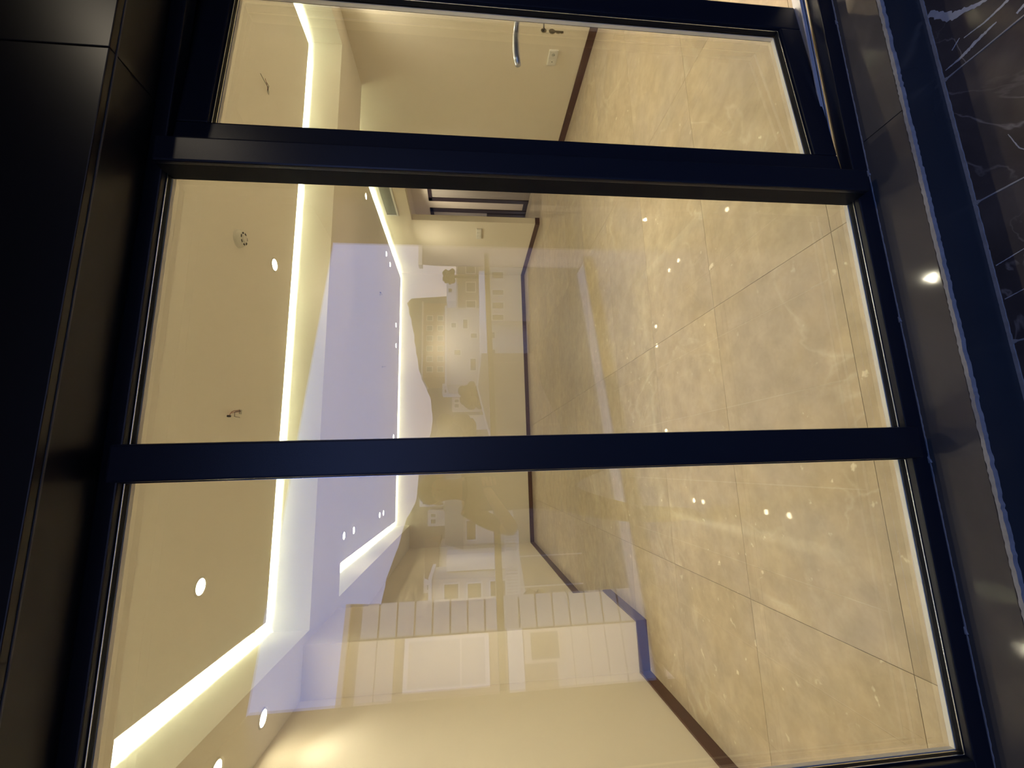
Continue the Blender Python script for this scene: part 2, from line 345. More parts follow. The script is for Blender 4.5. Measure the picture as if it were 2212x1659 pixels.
def pane(parent, x0, x1, z0, z1, y=YG, bead=0.012):
    """double glazing: outer and inner sheet, spacer round the edge, black glazing beads"""
    e = 0.004
    g = HB((x0-e, x1+e, y-0.0022, y+0.0022, z0-e, z1+e)).build('glass', M['glass'], parent)
    g2 = HB((x0-e, x1+e, y+0.0110, y+0.0140, z0-e, z1+e)).build('glass', M['glass'], parent)
    s = 0.0075
    HB((x0-0.002, x0+0.0005, y+0.0005, y+0.0105, z0, z1), (x1-0.0005, x1+0.002, y+0.0005, y+0.0105, z0, z1),
       (x0, x1, y+0.0005, y+0.0105, z0-0.002, z0+0.0005), (x0, x1, y+0.0005, y+0.0105, z1-0.0005, z1+0.002)).build('spacer', M['spacer'], parent)
    b = bead
    HB((x0-b, x0, y-0.018, y-0.003, z0-b, z1+b), (x1, x1+b, y-0.018, y-0.003, z0-b, z1+b),
       (x0, x1, y-0.018, y-0.003, z0-b, z0), (x0, x1, y-0.018, y-0.003, z1, z1+b), bev=0.005).build('glazing_bead', M['bead'], parent)
    ye = y-0.0165
    for q in ((x0, x1, ye, ye+0.0022, z0-0.0006, z0+0.0008), (x0, x1, ye, ye+0.0022, z1-0.0008, z1+0.0006), (x0-0.0006, x0+0.0008, ye, ye+0.0022, z0, z1), (x1-0.0008, x1+0.0006, ye, ye+0.0022, z0, z1)):
        HB(q, bev=0.0008).build('edge_trim', M['trim'], parent)
pane(gw, -0.577, -0.0105, GZ0, GZ1)
pane(gw, 0.0595, 0.633, GZ0, GZ1)

# the opening sash, hinged by the mullion and swung a little into the room
hx, hy = 0.668, 0.853
sash = empty('door_1', P(hx, hy, -1), label='black framed glass door swung slightly inward, right of the fixed panes', cat='door', kind='structure')
sash['_org'] = (0, 0, 0)
def sh(*b, bev=0.0):
    m = MB()
    for q in b: m.box(q[0]*S, q[1]*S, q[2]*S, q[3]*S, (q[4]+1)*S, (q[5]+1)*S, bev)
    return m
SW, g0, g1, gz0, gz1, yt = 0.602, 0.089, 0.512, -0.879, 0.550, 0.064
sh((0, g0-0.004, 0, 0.028, -0.945, 0.636), (0, g0-0.030, 0.027, yt, -0.945, 0.636), bev=0.005).build('stile', M['frame'], sash)
sh((g1+0.004, SW, 0, 0.028, -0.945, 0.636), (g1+0.040, SW, 0.027, yt, -0.945, 0.636), bev=0.005).build('stile', M['frame'], sash)
sh((g0-0.004, g1+0.004, 0, 0.028, -0.945, gz0-0.004), (g0-0.03, g1+0.04, 0.027, yt, -0.945, gz0-0.055), bev=0.005).build('bottom_rail', M['frame'], sash)
sh((g0-0.004, g1+0.004, 0, 0.028, gz1+0.004, 0.636), (g0-0.03, g1+0.04, 0.027, yt, gz1+0.040, 0.636), bev=0.005).build('top_rail', M['frame'], sash)
e = 0.003; yg = 0.024
sh((g0-e, g1+e, yg-0.0022, yg+0.0022, gz0-e, gz1+e)).build('glass', M['glass'], sash)
sh((g0-e, g1+e, yg+0.0110, yg+0.0140, gz0-e, gz1+e)).build('glass', M['glass'], sash)
sh((g0-.002, g0, yg+.0005, yg+.0105, gz0, gz1), (g1, g1+.002, yg+.0005, yg+.0105, gz0, gz1), (g0, g1, yg+.0005, yg+.0105, gz0-.002, gz0), (g0, g1, yg+.0005, yg+.0105, gz1, gz1+.002)).build('spacer', M['spacer'], sash)
b = 0.011
sh((g0-b, g0, yg-0.020, yg-0.003, gz0-b, gz1+b), (g1, g1+b, yg-0.020, yg-0.003, gz0-b, gz1+b), (g0, g1, yg-0.020, yg-0.003, gz0-b, gz0), (g0, g1, yg-0.020, yg-0.003, gz1, gz1+b), bev=0.004).build('glazing_bead', M['bead'], sash)
for q in ((g0, g1, yg-.0185, yg-.0165, gz0-.0006, gz0+.0008), (g0, g1, yg-.0185, yg-.0165, gz1-.0008, gz1+.0006), (g0-.0006, g0+.0008, yg-.0185, yg-.0165, gz0, gz1), (g1-.0008, g1+.0006, yg-.0185, yg-.0165, gz0, gz1)):
    sh(q, bev=0.0008).build('edge_trim', M['trim'], sash)
# lever handle on the room side of the free stile, with its back plate
hz = -0.152
def sv(x, y, z): return Vector((x*S, y*S, (z+1)*S))
sh((g1+0.050, g1+0.076, yt, yt+0.006, hz-0.12, hz+0.03), bev=0.002).build('handle_plate', M['steel'], sash)
MB().tube([sv(g1+0.060, yt, hz), sv(g1+0.060, yt+0.030, hz), sv(g1+0.044, yt+0.040, hz+0.001), sv(g1, yt+0.044, hz+0.002), sv(g1-0.03, yt+0.046, hz+0.001), sv(g1-0.055, yt+0.047, hz-0.002)],
          [0.010, 0.011, 0.0125, 0.0138, 0.0132, 0.0115], 12).build('lever', M['steel'], sash, True)
sash.rotation_euler = (0, 0, R(4.5))
# keys in the lock
def key_at(parent_loc, nm):
    k = empty(nm, parent_loc, label='key in the lock of the glass door with a second key hanging below', cat='keys')
    k['_org'] = (0, 0, 0)
    return k
rotm = Matrix.Rotation(R(4.5), 3, 'Z')
klo = P(hx, hy, -1) + rotm @ Vector(((g1+0.050)*S, (yt+0.004)*S, 0)) ; klo.z = (1-0.228)*S
kk = key_at(klo, 'door_keys'); kk.rotation_euler = (0, 0, R(4.5))
MB().cyl((-0.010, 0.020, 0), 0.011, 0.011, 0.003, 20, 'Y').build('key_bow', M['brass'], kk)
MB().tube([(-0.010, 0.020, 0), (0.008, 0.012, 0), (0.020, 0.002, 0)], 0.0035).build('key_blade', M['brass'], kk)
MB().tube([(-0.010+0.011*math.cos(a), 0.0215, -0.013+0.009*math.sin(a)) for a in [i*math.pi/8 for i in range(17)]], 0.0008, 6).build('key_ring', M['steel'], kk)
k2 = MB().cyl((-0.010, 0.021, -0.033), 0.0125, 0.0125, 0.003, 20, 'Y'); k2.box(-0.0145, -0.0055, 0.0195, 0.0225, -0.078, -0.042); k2.box(-0.0175, -0.0145, 0.0195, 0.0225, -0.062, -0.050); k2.box(-0.0165, -0.0145, 0.0195, 0.0225, -0.073, -0.067)
k2.build('hanging_key', M['brass'], kk)

# ------------------------------------------------------------------ outside of the facade: reveal, cladding, threshold, step
ZF = -1.113
def ribbon(nm, pts, w, z, mat, parent, jitter=0.0, th=0.002, sub=10):
    """thin raised bead of grout or stone vein along a line (world metres)"""
    P2 = []
    for a, b_ in zip(pts[:-1], pts[1:]):
        for k in range(sub): P2.append(Vector(a).lerp(Vector(b_), k/sub))
    P2.append(Vector(pts[-1])); ws = w if isinstance(w, list) else [w]*len(pts)
    n = len(P2); v = []; f = []
    for i, p in enumerate(P2):
        q = i/(n-1)*(len(ws)-1); a = int(min(q, len(ws)-2)); ww = ws[a]+(ws[a+1]-ws[a])*(q-a)
        t = (P2[min(i+1, n-1)]-P2[max(i-1, 0)]).normalized(); nn = Vector((-t.y, t.x, 0))
        wa = ww/2*(1+random.uniform(-jitter, jitter)); wb_ = ww/2*(1+random.uniform(-jitter, jitter))
        for s_, dz in ((-wb_, -th), (-wb_*.8, 0), (wa*.8, 0), (wa, -th)): v.append((p.x+nn.x*s_, p.y+nn.y*s_, z+dz))
    for i in range(n-1):
        for k in range(3): f.append((i*4+k, (i+1)*4+k, (i+1)*4+k+1, i*4+k+1))
    f.append((0, 1, 2, 3)); f.append(tuple(reversed(range((n-1)*4, n*4))))
    return mesh_obj(nm, v, f, mat, parent)
YA, YBx = 0.8410, 0.739
th_ = HB((-1.16, 1.85, YBx+0.004, 0.90, ZF-0.1, -1.016)).build('threshold', M['lgrout']); tag(th_, 'dark grey polished stone threshold below the black frame', 'threshold', kind='structure')
for a, b_ in ((-1.16, -0.62), (-0.62, 0.775), (0.775, 1.85)):
    tile('slab', a, b_, YBx, YA+0.008, -1.0, 0.020, 0.0022, M['slab'], th_, 0.002)
ribbon('grout_bead', [P(-1.1, YA, -1), P(1.8, YA, -1)], 0.0085, S*0+0.0015, M['lgrout'], th_, 0.25, 0.003, 420)
for q in range(5):
    xq = [0.68, -0.02, 0.30, -0.36, 1.14][q]
    ribbon('mortar_dab', [P(xq, YA-0.003, -1), P(xq+0.018, YA+0.002, -1)], 0.007, 0.006, M['lgrout'], th_, 0.4, 0.007, 4)
rs = HB((-1.16, 1.85, YBx-0.006, YBx+0.004, ZF, -1.012), bev=0.001).build('riser', M['riser']); tag(rs, 'smooth dark stone riser between threshold and balcony floor', 'riser', kind='structure')
ribbon('grout_bead', [P(-1.1, YBx-0.004, -1), P(1.8, YBx-0.004, -1)], 0.0125, 0.0012, M['lgrout'], rs, 0.28, 0.012, 420)
ribbon('grout_bead', [P(-1.1, YBx-0.009, ZF), P(1.8, YBx-0.009, ZF)], 0.0115, (ZF+1)*S+0.0015, M['lgrout'], rs, 0.28, 0.004, 420)

EDGE = lambda x, c: c-0.293*x
def poly_slab(nm, pts, z0, z1, mat, parent=None):
    n = len(pts); v = [P(x, y, z0) for x, y in pts]+[P(x, y, z1) for x, y in pts]
    f = [tuple(reversed(range(n))), tuple(range(n, 2*n))]+[(i, (i+1) % n, n+(i+1) % n, n+i) for i in range(n)]
    return mesh_obj(nm, v, f, mat, parent)
XW0, XW1 = -1.16, 1.85
bf = poly_slab('floor_balcony', [(XW0, EDGE(XW0, -1.30)), (XW1, EDGE(XW1, -1.30)), (XW1, YBx), (XW0, YBx)], ZF-0.20, ZF-0.004, M['lgrout'])
tag(bf, 'dark marble tiled balcony floor with white veins', 'floor', kind='structure')
tx = [-1.16, -1.045, -0.73, -0.412, -0.095, 0.220, 0.5355, 0.851, 1.167, 1.483, 1.80, 1.85]
ty = [YBx-0.012, 0.10, -0.54, -1.18]
for i in range(len(tx)-1):
    for j in range(3):
        x0, x1 = tx[i], tx[i+1]
        yb = ty[j+1]
        if j == 2: yb = EDGE(max(x0, x1), -1.30) if True else yb
        lim = EDGE(x0, -1.30)
        y0_ = max(yb, lim) if j == 2 else yb
        if ty[j]-y0_ < 0.02: continue
        tile('tile', x0, x1, y0_, ty[j], ZF, 0.005, 0.005, M['dmarble'], bf, 0.001)
zf = (ZF+1)*S
gy = 0.73
# pale mortar blobs where the joints meet the riser
for xj in (0.851, 0.5355, 0.220):
    ribbon('grout_bead', [P(xj, gy, ZF), P(xj, gy-0.012, ZF), P(xj+0.002, 0.55, ZF)], [0.022, 0.006, 0.004], zf+0.0012, M['lgrout'], bf, 0.2, 0.003, 12)
# white calcite veins in the tiles near the door
def fp(*pts): return [P(x, y, ZF) for x, y in pts]
VEINS = [
 (fp((1.038, 0.722), (0.985, 0.690), (0.955, 0.640), (0.935, 0.585)), [0.020, 0.026, 0.012, 0.002]),
 (fp((0.872, 0.720), (0.872, 0.690), (0.880, 0.655), (0.885, 0.620)), [0.003, 0.009, 0.013, 0.004]),
 (fp((0.910, 0.675), (0.905, 0.635), (0.910, 0.590), (0.915, 0.560)), [0.003, 0.006, 0.009, 0.008]),
 (fp((0.905, 0.700), (0.918, 0.682)), [0.004, 0.003]),
 (fp((0.868, 0.590), (0.880, 0.560)), [0.008, 0.006]),
 (fp((0.640, 0.650), (0.600, 0.640), (0.560, 0.612)), [0.002, 0.003, 0.002]),
 (fp((0.385, 0.722), (0.393, 0.690), (0.402, 0.655)), [0.003, 0.003, 0.002]),
 (fp((0.310, 0.722), (0.318, 0.690), (0.325, 0.655)), [0.003, 0.002, 0.002]),
]
for pts, w in VEINS: ribbon('vein', pts, w, zf+0.0005, M['vein'], bf, 0.35, 0.0010, 12)
# facade cladding above and beside the frame
M['joint'] = plain('grey_joint', (0.11, 0.11, 0.12), 0.6)
lt = HB((-1.16, 1.85, 0.735, 0.84, 0.660, 1.08), (-1.16, -0.66, 0.735, 0.84, -1, 0.66), (1.41, 1.85, 0.735, 0.84, -1, 0.66)).build('wall_facade', M['black']); tag(lt, 'dark stone clad facade wall above and beside the glazing', 'wall', kind='structure')
for a, b_ in ((-1.16, -0.62), (-0.62, 0.778), (0.778, 1.85)):
    HB((a+0.001, b_-0.001, 0.72, 0.735, 0.647, 1.079), bev=0.0025).build('slab', M['lintel'], lt)
    HB((a+0.001, b_-0.001, 0.7365, 0.84, 0.647, 0.659), bev=0.0025).build('soffit_slab', M['lintel'], lt)
HB((-1.16, 1.85, 0.7345, 0.7375, 0.6455, 0.660)).build('joint_bead', M['joint'], lt)
HB((-1.16, -0.66, 0.72, 0.735, -1, 0.645), bev=0.002).build('slab', M['lintel'], lt); HB((1.41, 1.85, 0.72, 0.735, -1, 0.645), bev=0.002).build('slab', M['lintel'], lt)
HB((-0.66, -0.650, 0.735, 0.84, -1, 0.645), (1.40, 1.41, 0.735, 0.84, -1, 0.645)).build('reveal', M['lintel'], lt)

bc = poly_slab('ceiling_balcony', [(XW0-.1, EDGE(XW0-.1, -1.06)), (XW1+.1, EDGE(XW1+.1, -1.06)), (XW1+.1, 0.735), (XW0-.1, 0.735)], 1.08, 1.22, M['roofd']); tag(bc, 'dark underside of the balcony above', 'ceiling', kind='structure')
b1 = HB((XW1, XW1+0.06, -1.61, 0.735, ZF-.2, 1.079)).build('wall_balcony_right', M['lintel']); tag(b1, 'dark side wall closing the balcony on the right', 'wall', kind='structure')
b2 = HB((XW0-0.08, XW0, -0.735, 0.735, ZF-.2, 1.079)).build('wall_balcony_left', M['lintel']); tag(b2, 'dark side wall closing the balcony on the left', 'wall', kind='structure')
M['curb'] = plain('white_curb_stone', (0.72, 0.69, 0.68), 0.5, noise=0.1, nscale=12)
cb = poly_slab('trim_1', [(XW0-.3, EDGE(XW0-.3, -1.545)), (XW1, EDGE(XW1, -1.545)), (XW1, EDGE(XW1, -1.325)), (XW0-.3, EDGE(XW0-.3, -1.325))], ZF-0.2, ZF+0.012, M['curb']); tag(cb, 'pale stone curb along the outer edge of the balcony', 'curb', kind='structure')
# balustrade
M['rail'] = plain('dark_rail', (0.016, 0.016, 0.018), 0.4)
bl = empty('glass_balustrade', P(0, EDGE(0, -1.21), ZF), label='frameless glass balustrade with a flat dark handrail behind the camera', cat='balustrade')
def along(x0, x1, c, w, z0, z1):
    q = [(x0, EDGE(x0, c)), (x1, EDGE(x1, c)), (x1, EDGE(x1, c+w)), (x0, EDGE(x0, c+w))]
    v = [P(x, y, z0) for x, y in q]+[P(x, y, z1) for x, y in q]
    return v, [(3, 2, 1, 0), (4, 5, 6, 7), (0, 1, 5, 4), (1, 2, 6, 5), (2, 3, 7, 6), (3, 0, 4, 7)]
v, f = along(XW0-.25, XW1, -1.245, 0.07, -0.205, -0.165); mesh_obj('handrail', v, f, M['rail'], bl)
v, f = along(XW0-.25, XW1, -1.23, 0.04, ZF, ZF+0.05); mesh_obj('base_channel', v, f, M['rail'], bl)
for a, b_ in ((-1.36, -0.32), (-0.31, 0.78), (0.79, 1.84)):
    v, f = along(a, b_, -1.213, 0.009, ZF+0.02, -0.195); mesh_obj('glass', v, f, M['rglass'], bl)
# recessed lamp over the door bay on the balcony
def downlight(loc, label, group, r=0.052, power=SPOT_W, ang=100, nm='downlight'):
    d = empty(nm, loc, label=label, cat='ceiling light', group=group); d['_org'] = (0, 0, 0)
    MB().ring((0, 0, 0), r, r*0.80, 0.005).build('trim_ring', M['white'], d, False)
    MB().cyl((0, 0, -0.0015), r*0.80, r*0.80, 0.003, 28).build('lens', M['disc'], d)
    ld = bpy.data.lights.new('lamp', 'SPOT'); ld.energy = power; ld.color = (1.0, 0.87, 0.68); ld.spot_size = R(ang); ld.spot_blend = 0.9; ld.shadow_soft_size = 0.03
    l = bpy.data.objects.new('lamp', ld); COL.objects.link(l); l.parent = d; l.location = (0, 0, -0.012)
    return d
DL = [(1.13, 2.30, ZC, 'recessed ceiling light beside the smoke alarm'), (-0.43, 1.91, ZC, 'recessed ceiling light on the near ceiling panel, left of the loose red wires'),
      (-1.00, 2.10, ZS, 'recessed light in the left soffit just before the pier'), (-0.985, 1.76, ZS, 'recessed light in the left soffit closest to the window')]
for x, y, z, lab in DL: downlight(P(x, y, z), lab, 'lights near the window', power=SPOT_W if z > 1 else SPOT_W*0.22)
for y, lab in ((1.30, 'added unseen light in the right soffit closest to the window wall'), (1.80, 'added unseen light in the right soffit beside the open door, second from the window wall'), (2.30, 'added unseen light in the right soffit closest to the dropped beam')): downlight(P(3.05, y, ZS), lab, 'added right soffit fill lights', power=SPOT_W*0.5, ang=150)  # fill lamps added out of view to brighten the right wall
for x, lab in ((-0.30, 'leftmost added unseen light of the row along the window edge of the near ceiling panel'), (0.75, 'second added unseen light from the left along the window edge'), (1.80, 'third added unseen light from the left along the window edge'), (2.60, 'rightmost added unseen light of the row along the window edge')): downlight(P(x, 1.45, ZC), lab, 'added window edge fill lights', power=SPOT_W*(1.35 if x > 1.5 else 0.9))  # row added behind the near soffit, out of view, to lift the room brightness
far = [(2.87, 4.20), (2.83, 5.38), (2.82, 5.66), (2.14, 6.27), (1.83, 6.31), (0.465, 6.27), (-0.53, 5.66), (-0.53, 5.43), (-0.54, 4.24), (-0.54, 3.92)]
labs = ['far ceiling light on the right, just above the air grille', 'far ceiling light on the right edge, nearer of the pair past the air grille', 'far ceiling light on the right edge, second of the pair past the air grille',
        'far ceiling light by the back slot, right one of the pair', 'far ceiling light by the back slot, left one of the pair', 'lone far ceiling light by the back slot near the mullion',
        'left edge ceiling light closest to the far corner', 'left edge ceiling light second from the far corner', 'left edge ceiling light third from the far corner', 'left edge ceiling light nearest to the dropped beam']
for (x, y), lab in zip(far, labs): downlight(P(x, y, ZC), lab, 'lights on the far ceiling panel', 0.05, SPOT_W*0.45)
for (x, y) in ((1.6, 3.9), (1.9, 1.75)): pass
downlight(P(1.31, 0.17, 1.079), 'recessed warm light in the balcony ceiling above the open door', None, 0.04, 22.0, 150, 'balcony_light')
cd = downlight(P(3.7, 5.75, 0.799), 'recessed light in the corridor ceiling beyond the doorway', None, 0.04, 110.0, 150, 'corridor_light')

# smoke alarm
sa = empty('smoke_alarm', P(1.075, 1.93, ZC), label='round white smoke alarm on the ceiling near the window', cat='smoke alarm'); sa['_org'] = (0, 0, 0)
MB().cyl((0, 0, -0.008), 0.056, 0.058, 0.016, 36).build('base', M['white'], sa)
MB().cyl((0, 0, -0.026), 0.042, 0.054, 0.022, 36).build('cover', M['white'], sa)
MB().cyl((0, 0, -0.041), 0.022, 0.024, 0.008, 24).build('sensor_cap', M['white'], sa)
vt = MB()
for k in range(7):
    a = 2*math.pi*k/7+0.3
    m_ = MB(); m_.box(0.030, 0.041, -0.009, 0.009, -0.0385, -0.034)
    c_, s_ = math.cos(a), math.sin(a); n = len(vt.v)
    vt.v += [(x*c_-y*s_, x*s_+y*c_, z) for x, y, z in m_.v]; vt.f += [tuple(i+n for i in f_) for f_ in m_.f]
vt.build('vent_slots', M['black'], sa)
# loose wires left for pendants
def wires(loc, label, strands, conn=True, k=1.0):
    w = empty('loose_wires', loc, label=label, cat='wires', group=None); w['_org'] = (0, 0, 0)
    MB().box(-0.014, 0.014, -0.014, 0.014, -0.003, 0).build('ceiling_hole', M['grille'], w)
    for i, (mt, pts) in enumerate(strands):
        MB().tube([Vector(p)*k for p in pts], 0.0017, 6).build('wire', mt, w, True)
    if conn:
        q = Vector(strands[0][1][-1])*k
        MB().box(q.x-0.006, q.x+0.006, q.y-0.012, q.y+0.006, q.z-0.008, q.z+0.008, 0.002).build('connector', M['black'], w)
    return w
wires(P(0.285, 2.09, ZC), 'red and black wires with a connector hanging from the near ceiling panel',
      [(M['red'], [(0, 0, 0), (-0.004, -0.04, -0.02), (-0.015, -0.10, -0.016), (-0.028, -0.15, -0.020), (-0.05, -0.19, -0.036)]),
       (M['red'], [(0.008, 0, 0), (0.006, -0.04, -0.012), (-0.006, -0.10, -0.014), (-0.02, -0.14, -0.018)]),
       (M['black'], [(0.003, 0, 0), (0.0, -0.05, -0.026), (-0.014, -0.11, -0.024), (-0.05, -0.17, -0.055), (-0.05, -0.12, -0.06)])])
wires(P(2.02, 2.07, ZC), 'short dark wires hanging from the near ceiling panel behind the glass door',
      [(M['black'], [(0, 0, 0), (-0.004, -0.04, -0.02), (-0.01, -0.10, -0.02), (0.01, -0.14, -0.01)]),
       (M['black'], [(0.006, 0, 0), (0.0, -0.05, -0.028), (-0.02, -0.10, -0.035)]),
       (M['red'], [(0, 0, 0), (0.01, -0.05, -0.015), (0.0, -0.11, -0.03)])], False)
wires(P(2.12, 5.07, ZC), 'dark wire stub on the far ceiling panel, right of the other', [(M['black'], [(0, 0, 0), (-0.02, -0.06, -0.05), (-0.01, -0.12, -0.03)]), (M['black'], [(0.01, 0, 0), (0.01, -0.08, -0.04)])], True)
wires(P(1.27, 5.33, ZC), 'tiny dark wire stub on the far ceiling panel, left of the other', [(M['black'], [(0, 0, 0), (0.0, -0.02, -0.07)])], False)

# wall fittings on the right wall
vg = empty('air_grille', P(XR, 4.62, 0.93), label='grey louvred air grille high on the right wall', cat='vent')
HB((XR-0.012, XR, 4.20, 5.05, 0.985, 1.012), (XR-0.012, XR, 4.20, 5.05, 0.838, 0.862), (XR-0.012, XR, 4.20, 4.225, 0.862, 0.985), (XR-0.012, XR, 5.025, 5.05, 0.862, 0.985), bev=0.002).build('border', M['white'], vg)
HB((XR-0.002, XR, 4.225, 5.025, 0.862, 0.985)).build('back_plate', M['grille'], vg)
for i in range(11):
    z = 0.868+i*0.0108
    v = [P(XR-0.003, 4.226, z+0.004), P(XR-0.003, 5.024, z+0.004), P(XR-0.010, 5.024, z-0.001), P(XR-0.010, 4.226, z-0.001)]
    v += [q+Vector((0, 0, -0.002)) for q in v]
    mesh_obj('slat', v, [(0, 1, 2, 3), (7, 6, 5, 4), (0, 4, 5, 1), (1, 5, 6, 2), (2, 6, 7, 3), (3, 7, 4, 0)], M['grille'], vg)
so = empty('wall_socket', P(XR, 2.78, -0.70), label='cream double wall socket low on the right wall', cat='socket')
HB((XR-0.008, XR, 2.715, 2.845, -0.745, -0.672), bev=0.0025).build('plate', M['white'], so)
HB((XR-0.0105, XR-0.008, 2.722, 2.777, -0.738, -0.679), bev=0.0015).build('socket_face', M['white'], so)
HB((XR-0.0105, XR-0.008, 2.783, 2.838, -0.738, -0.679), bev=0.0015).build('socket_face', M['white'], so)
for yy, rr in ((2.750, 0.020), (2.810, 0.006)):
    MB().cyl(tuple(P(XR-0.0112, yy, -0.708)), rr*0.9, rr*0.9, 0.002, 20, 'X').build('socket_hole', M['grille'] if rr > .01 else M['black'], so)
MB().cyl(tuple(P(XR-0.0122, 2.752, -0.715)), 0.004, 0.004, 0.002, 12, 'X').build('socket_hole', M['black'], so)
sw = empty('light_switch', P(XR, 5.43, -0.19), label='cream wall switch plate to the left of the doorway', cat='light switch')
HB((XR-0.008, XR, 5.30, 5.56, -0.228, -0.158), bev=0.0025).build('plate', M['white'], sw)
for k in range(3): HB((XR-0.012, XR-0.008, 5.307+k*0.083, 5.384+k*0.083, -0.222, -0.164), bev=0.0015).build('rocker', M['white'], sw)
# fixed-pane handle mark: small lock stud on the left pane's rail
# ------------------------------------------------------------------ the town behind the camera, seen in the glass
def pm(name, col, **k): return plain(name, col, 0.8, **k)
M['cream'] = pm('cream_render', (0.76, 0.68, 0.58)); M['whiter'] = pm('white_render', (0.93, 0.90, 0.86))
M['tanb'] = pm('tan_render', (0.30, 0.24, 0.18)); M['brick'] = pm('orange_brick', (0.42, 0.21, 0.10), noise=0.3, nscale=2)
M['win'] = plain('dark_window', (0.02, 0.02, 0.022), 0.3); M['tile'] = pm('roof_tile', (0.28, 0.13, 0.08)); M['green'] = plain('tree_leaves', (0.012, 0.02, 0.008), 0.8, noise=0.5, nscale=3)
M['trunk'] = pm('bark', (0.05, 0.035, 0.025)); M['ground'] = pm('dark_ground', (0.12, 0.11, 0.08), noise=0.4, nscale=0.3); M['hill'] = pm('far_hill', (0.14, 0.13, 0.13), noise=0.2, nscale=0.02)
M['mauve'] = pm('mauve_render', (0.26, 0.23, 0.25)); M['panelg'] = plain('pale_cladding', (0.66, 0.65, 0.62), 0.5, noise=0.08, nscale=4)
GZ = -9.0
gr = MB().box(-400, 400, -500, -9.5, GZ-1, GZ).build('ground', M['ground']); tag(gr, 'dark open ground below the town', 'ground', kind='structure')
def building(nm, label, x0, x1, yf, z0, z1, depth, mat, wins=(), roof=None, group=None, cornice=True):
    b_ = empty(nm, ((x0+x1)/2, yf, z0), label=label, cat='building', group=group)
    MB().box(x0, x1, yf-depth, yf, z0, z1).build('walls', mat, b_)
    for w in wins:
        wx0, wx1, wz0, wz1 = w[:4]
        f_ = MB()
        for q in ((wx0-.12, wx0, wz0, wz1), (wx1, wx1+.12, wz0, wz1), (wx0-.12, wx1+.12, wz1, wz1+.12), (wx0-.2, wx1+.2, wz0-.15, wz0)): f_.box(q[0], q[1], yf, yf+0.14, q[2], q[3])
        fo = f_.build('window', M['whiter'], b_)
        MB().box(wx0, wx1, yf, yf+0.03, wz0, wz1).build('pane', M['win'], fo).location = (0, 0, 0)
    if roof == 'flat': MB().box(x0-.3, x1+.3, yf-depth-.3, yf+.3, z1, z1+.35).build('parapet', M['cream'] if mat is not M['cream'] else M['whiter'], b_)
    if isinstance(roof, tuple):
        h, rm = roof; xm = (x0+x1)/2; a, c_ = yf+.5, yf-depth-.5
        v = [(x0-.5, a, z1), (x1+.5, a, z1), (x1+.5, c_, z1), (x0-.5, c_, z1), (x0-.5, (a+c_)/2, z1+h), (x1+.5, (a+c_)/2, z1+h)]
        mesh_obj('roof', v, [(0, 1, 5, 4), (2, 3, 4, 5), (1, 2, 5), (3, 0, 4), (3, 2, 1, 0)], rm, b_)
    return b_
W4 = [(30.4, 31.5, -4.84, -3.0), (27.5, 28.35, -4.8, -3.0), (25.15, 26.2, -4.75, -2.95), (23.2, 24.1, -4.7, -2.9)]
ab = empty('apartment_block', (11, -17, GZ), label='mauve rendered block close by, mirrored at the right side of the glass', cat='building')
fp_ = [(8.15, -13.95), (12.6, -23.0), (19.0, -23.0), (14.0, -13.95)]
mesh_obj('walls', [(x, y, GZ) for x, y in fp_]+[(x, y, 3.1) for x, y in fp_], [(3, 2, 1, 0), (4, 5, 6, 7), (0, 1, 5, 4), (1, 2, 6, 5), (2, 3, 7, 6), (3, 0, 4, 7)], M['mauve'], ab)
MB().box(8.1, 14.1, -14.2, -13.85, 3.1, 3.25).build('parapet', M['cream'], ab)
for z in (0.2, -3.2):
    w_ = MB().box(9.0, 10.1, -13.95, -13.87, z, z+1.5).build('window', M['whiter'], ab); MB().box(9.1, 10.0, -13.87, -13.84, z+.1, z+1.4).build('pane', M['win'], w_)
building('long_terrace', 'tan building with a brown band of windows mirrored above the rail', 30.9, 42, -79.2, GZ, 2.9, 12, M['tanb'], [(31.6, 33, -0.6, 1.2), (35, 37, -0.6, 1.2), (39, 40.5, -0.6, 1.2)], 'flat')
building('roof_shed', 'small white rooftop house mirrored against the pink sky', 34.1, 38.2, -81.9, GZ, 5.3, 5, M['whiter'], [(36, 36.8, 4.2, 4.9)])
building('long_wall_house', 'long low white house mirrored just above the handrail', 15.5, 33, -65.6, GZ, -0.98, 2.5, M['whiter'], [(18, 19, -3.4, -2.2), (21, 22, -3.4, -2.2)])
building('windowed_house', 'white house with four dark windows mirrored below the handrail', 23.1, 33.2, -62.9, GZ, -2.5, 2, M['cream'], W4, 'flat')
building('brick_block', 'tall orange brick block mirrored in the middle pane', 21.6, 40.6, -99.6, GZ, 11.8, 14, M['brick'], [(23+2.6*i, 24.2+2.6*i, z, z+1.3) for i in range(6) for z in (4.2, 7.0, 9.6)], 'flat')
building('cream_villa', 'cream villa with scattered windows mirrored in the middle pane', 15.3, 30.5, -76.5, GZ, 5.0, 10, M['cream'], [(26.45, 27.4, 3.26, 4.14), (24.4, 25.3, -0.7, 0.43), (18, 20.3, -0.45, 0.58), (26.3, 28.1, 1.05, 1.9), (21, 22, 2.4, 3.6)], 'flat')
building('gabled_house', 'white house with a pitched tan roof mirrored in the left pane', -9.1, -2.0, -52.0, GZ, 1.9, 7, M['cream'], [(-8.6, -6.4, 0.4, 1.5), (-5, -3.6, -1.0, 0.5)], (2.4, M['tanb']))
building('white_block', 'plain white gable wall mirrored between the two houses', -11.5, -9.7, -49.3, GZ, 3.8, 3, M['whiter'])
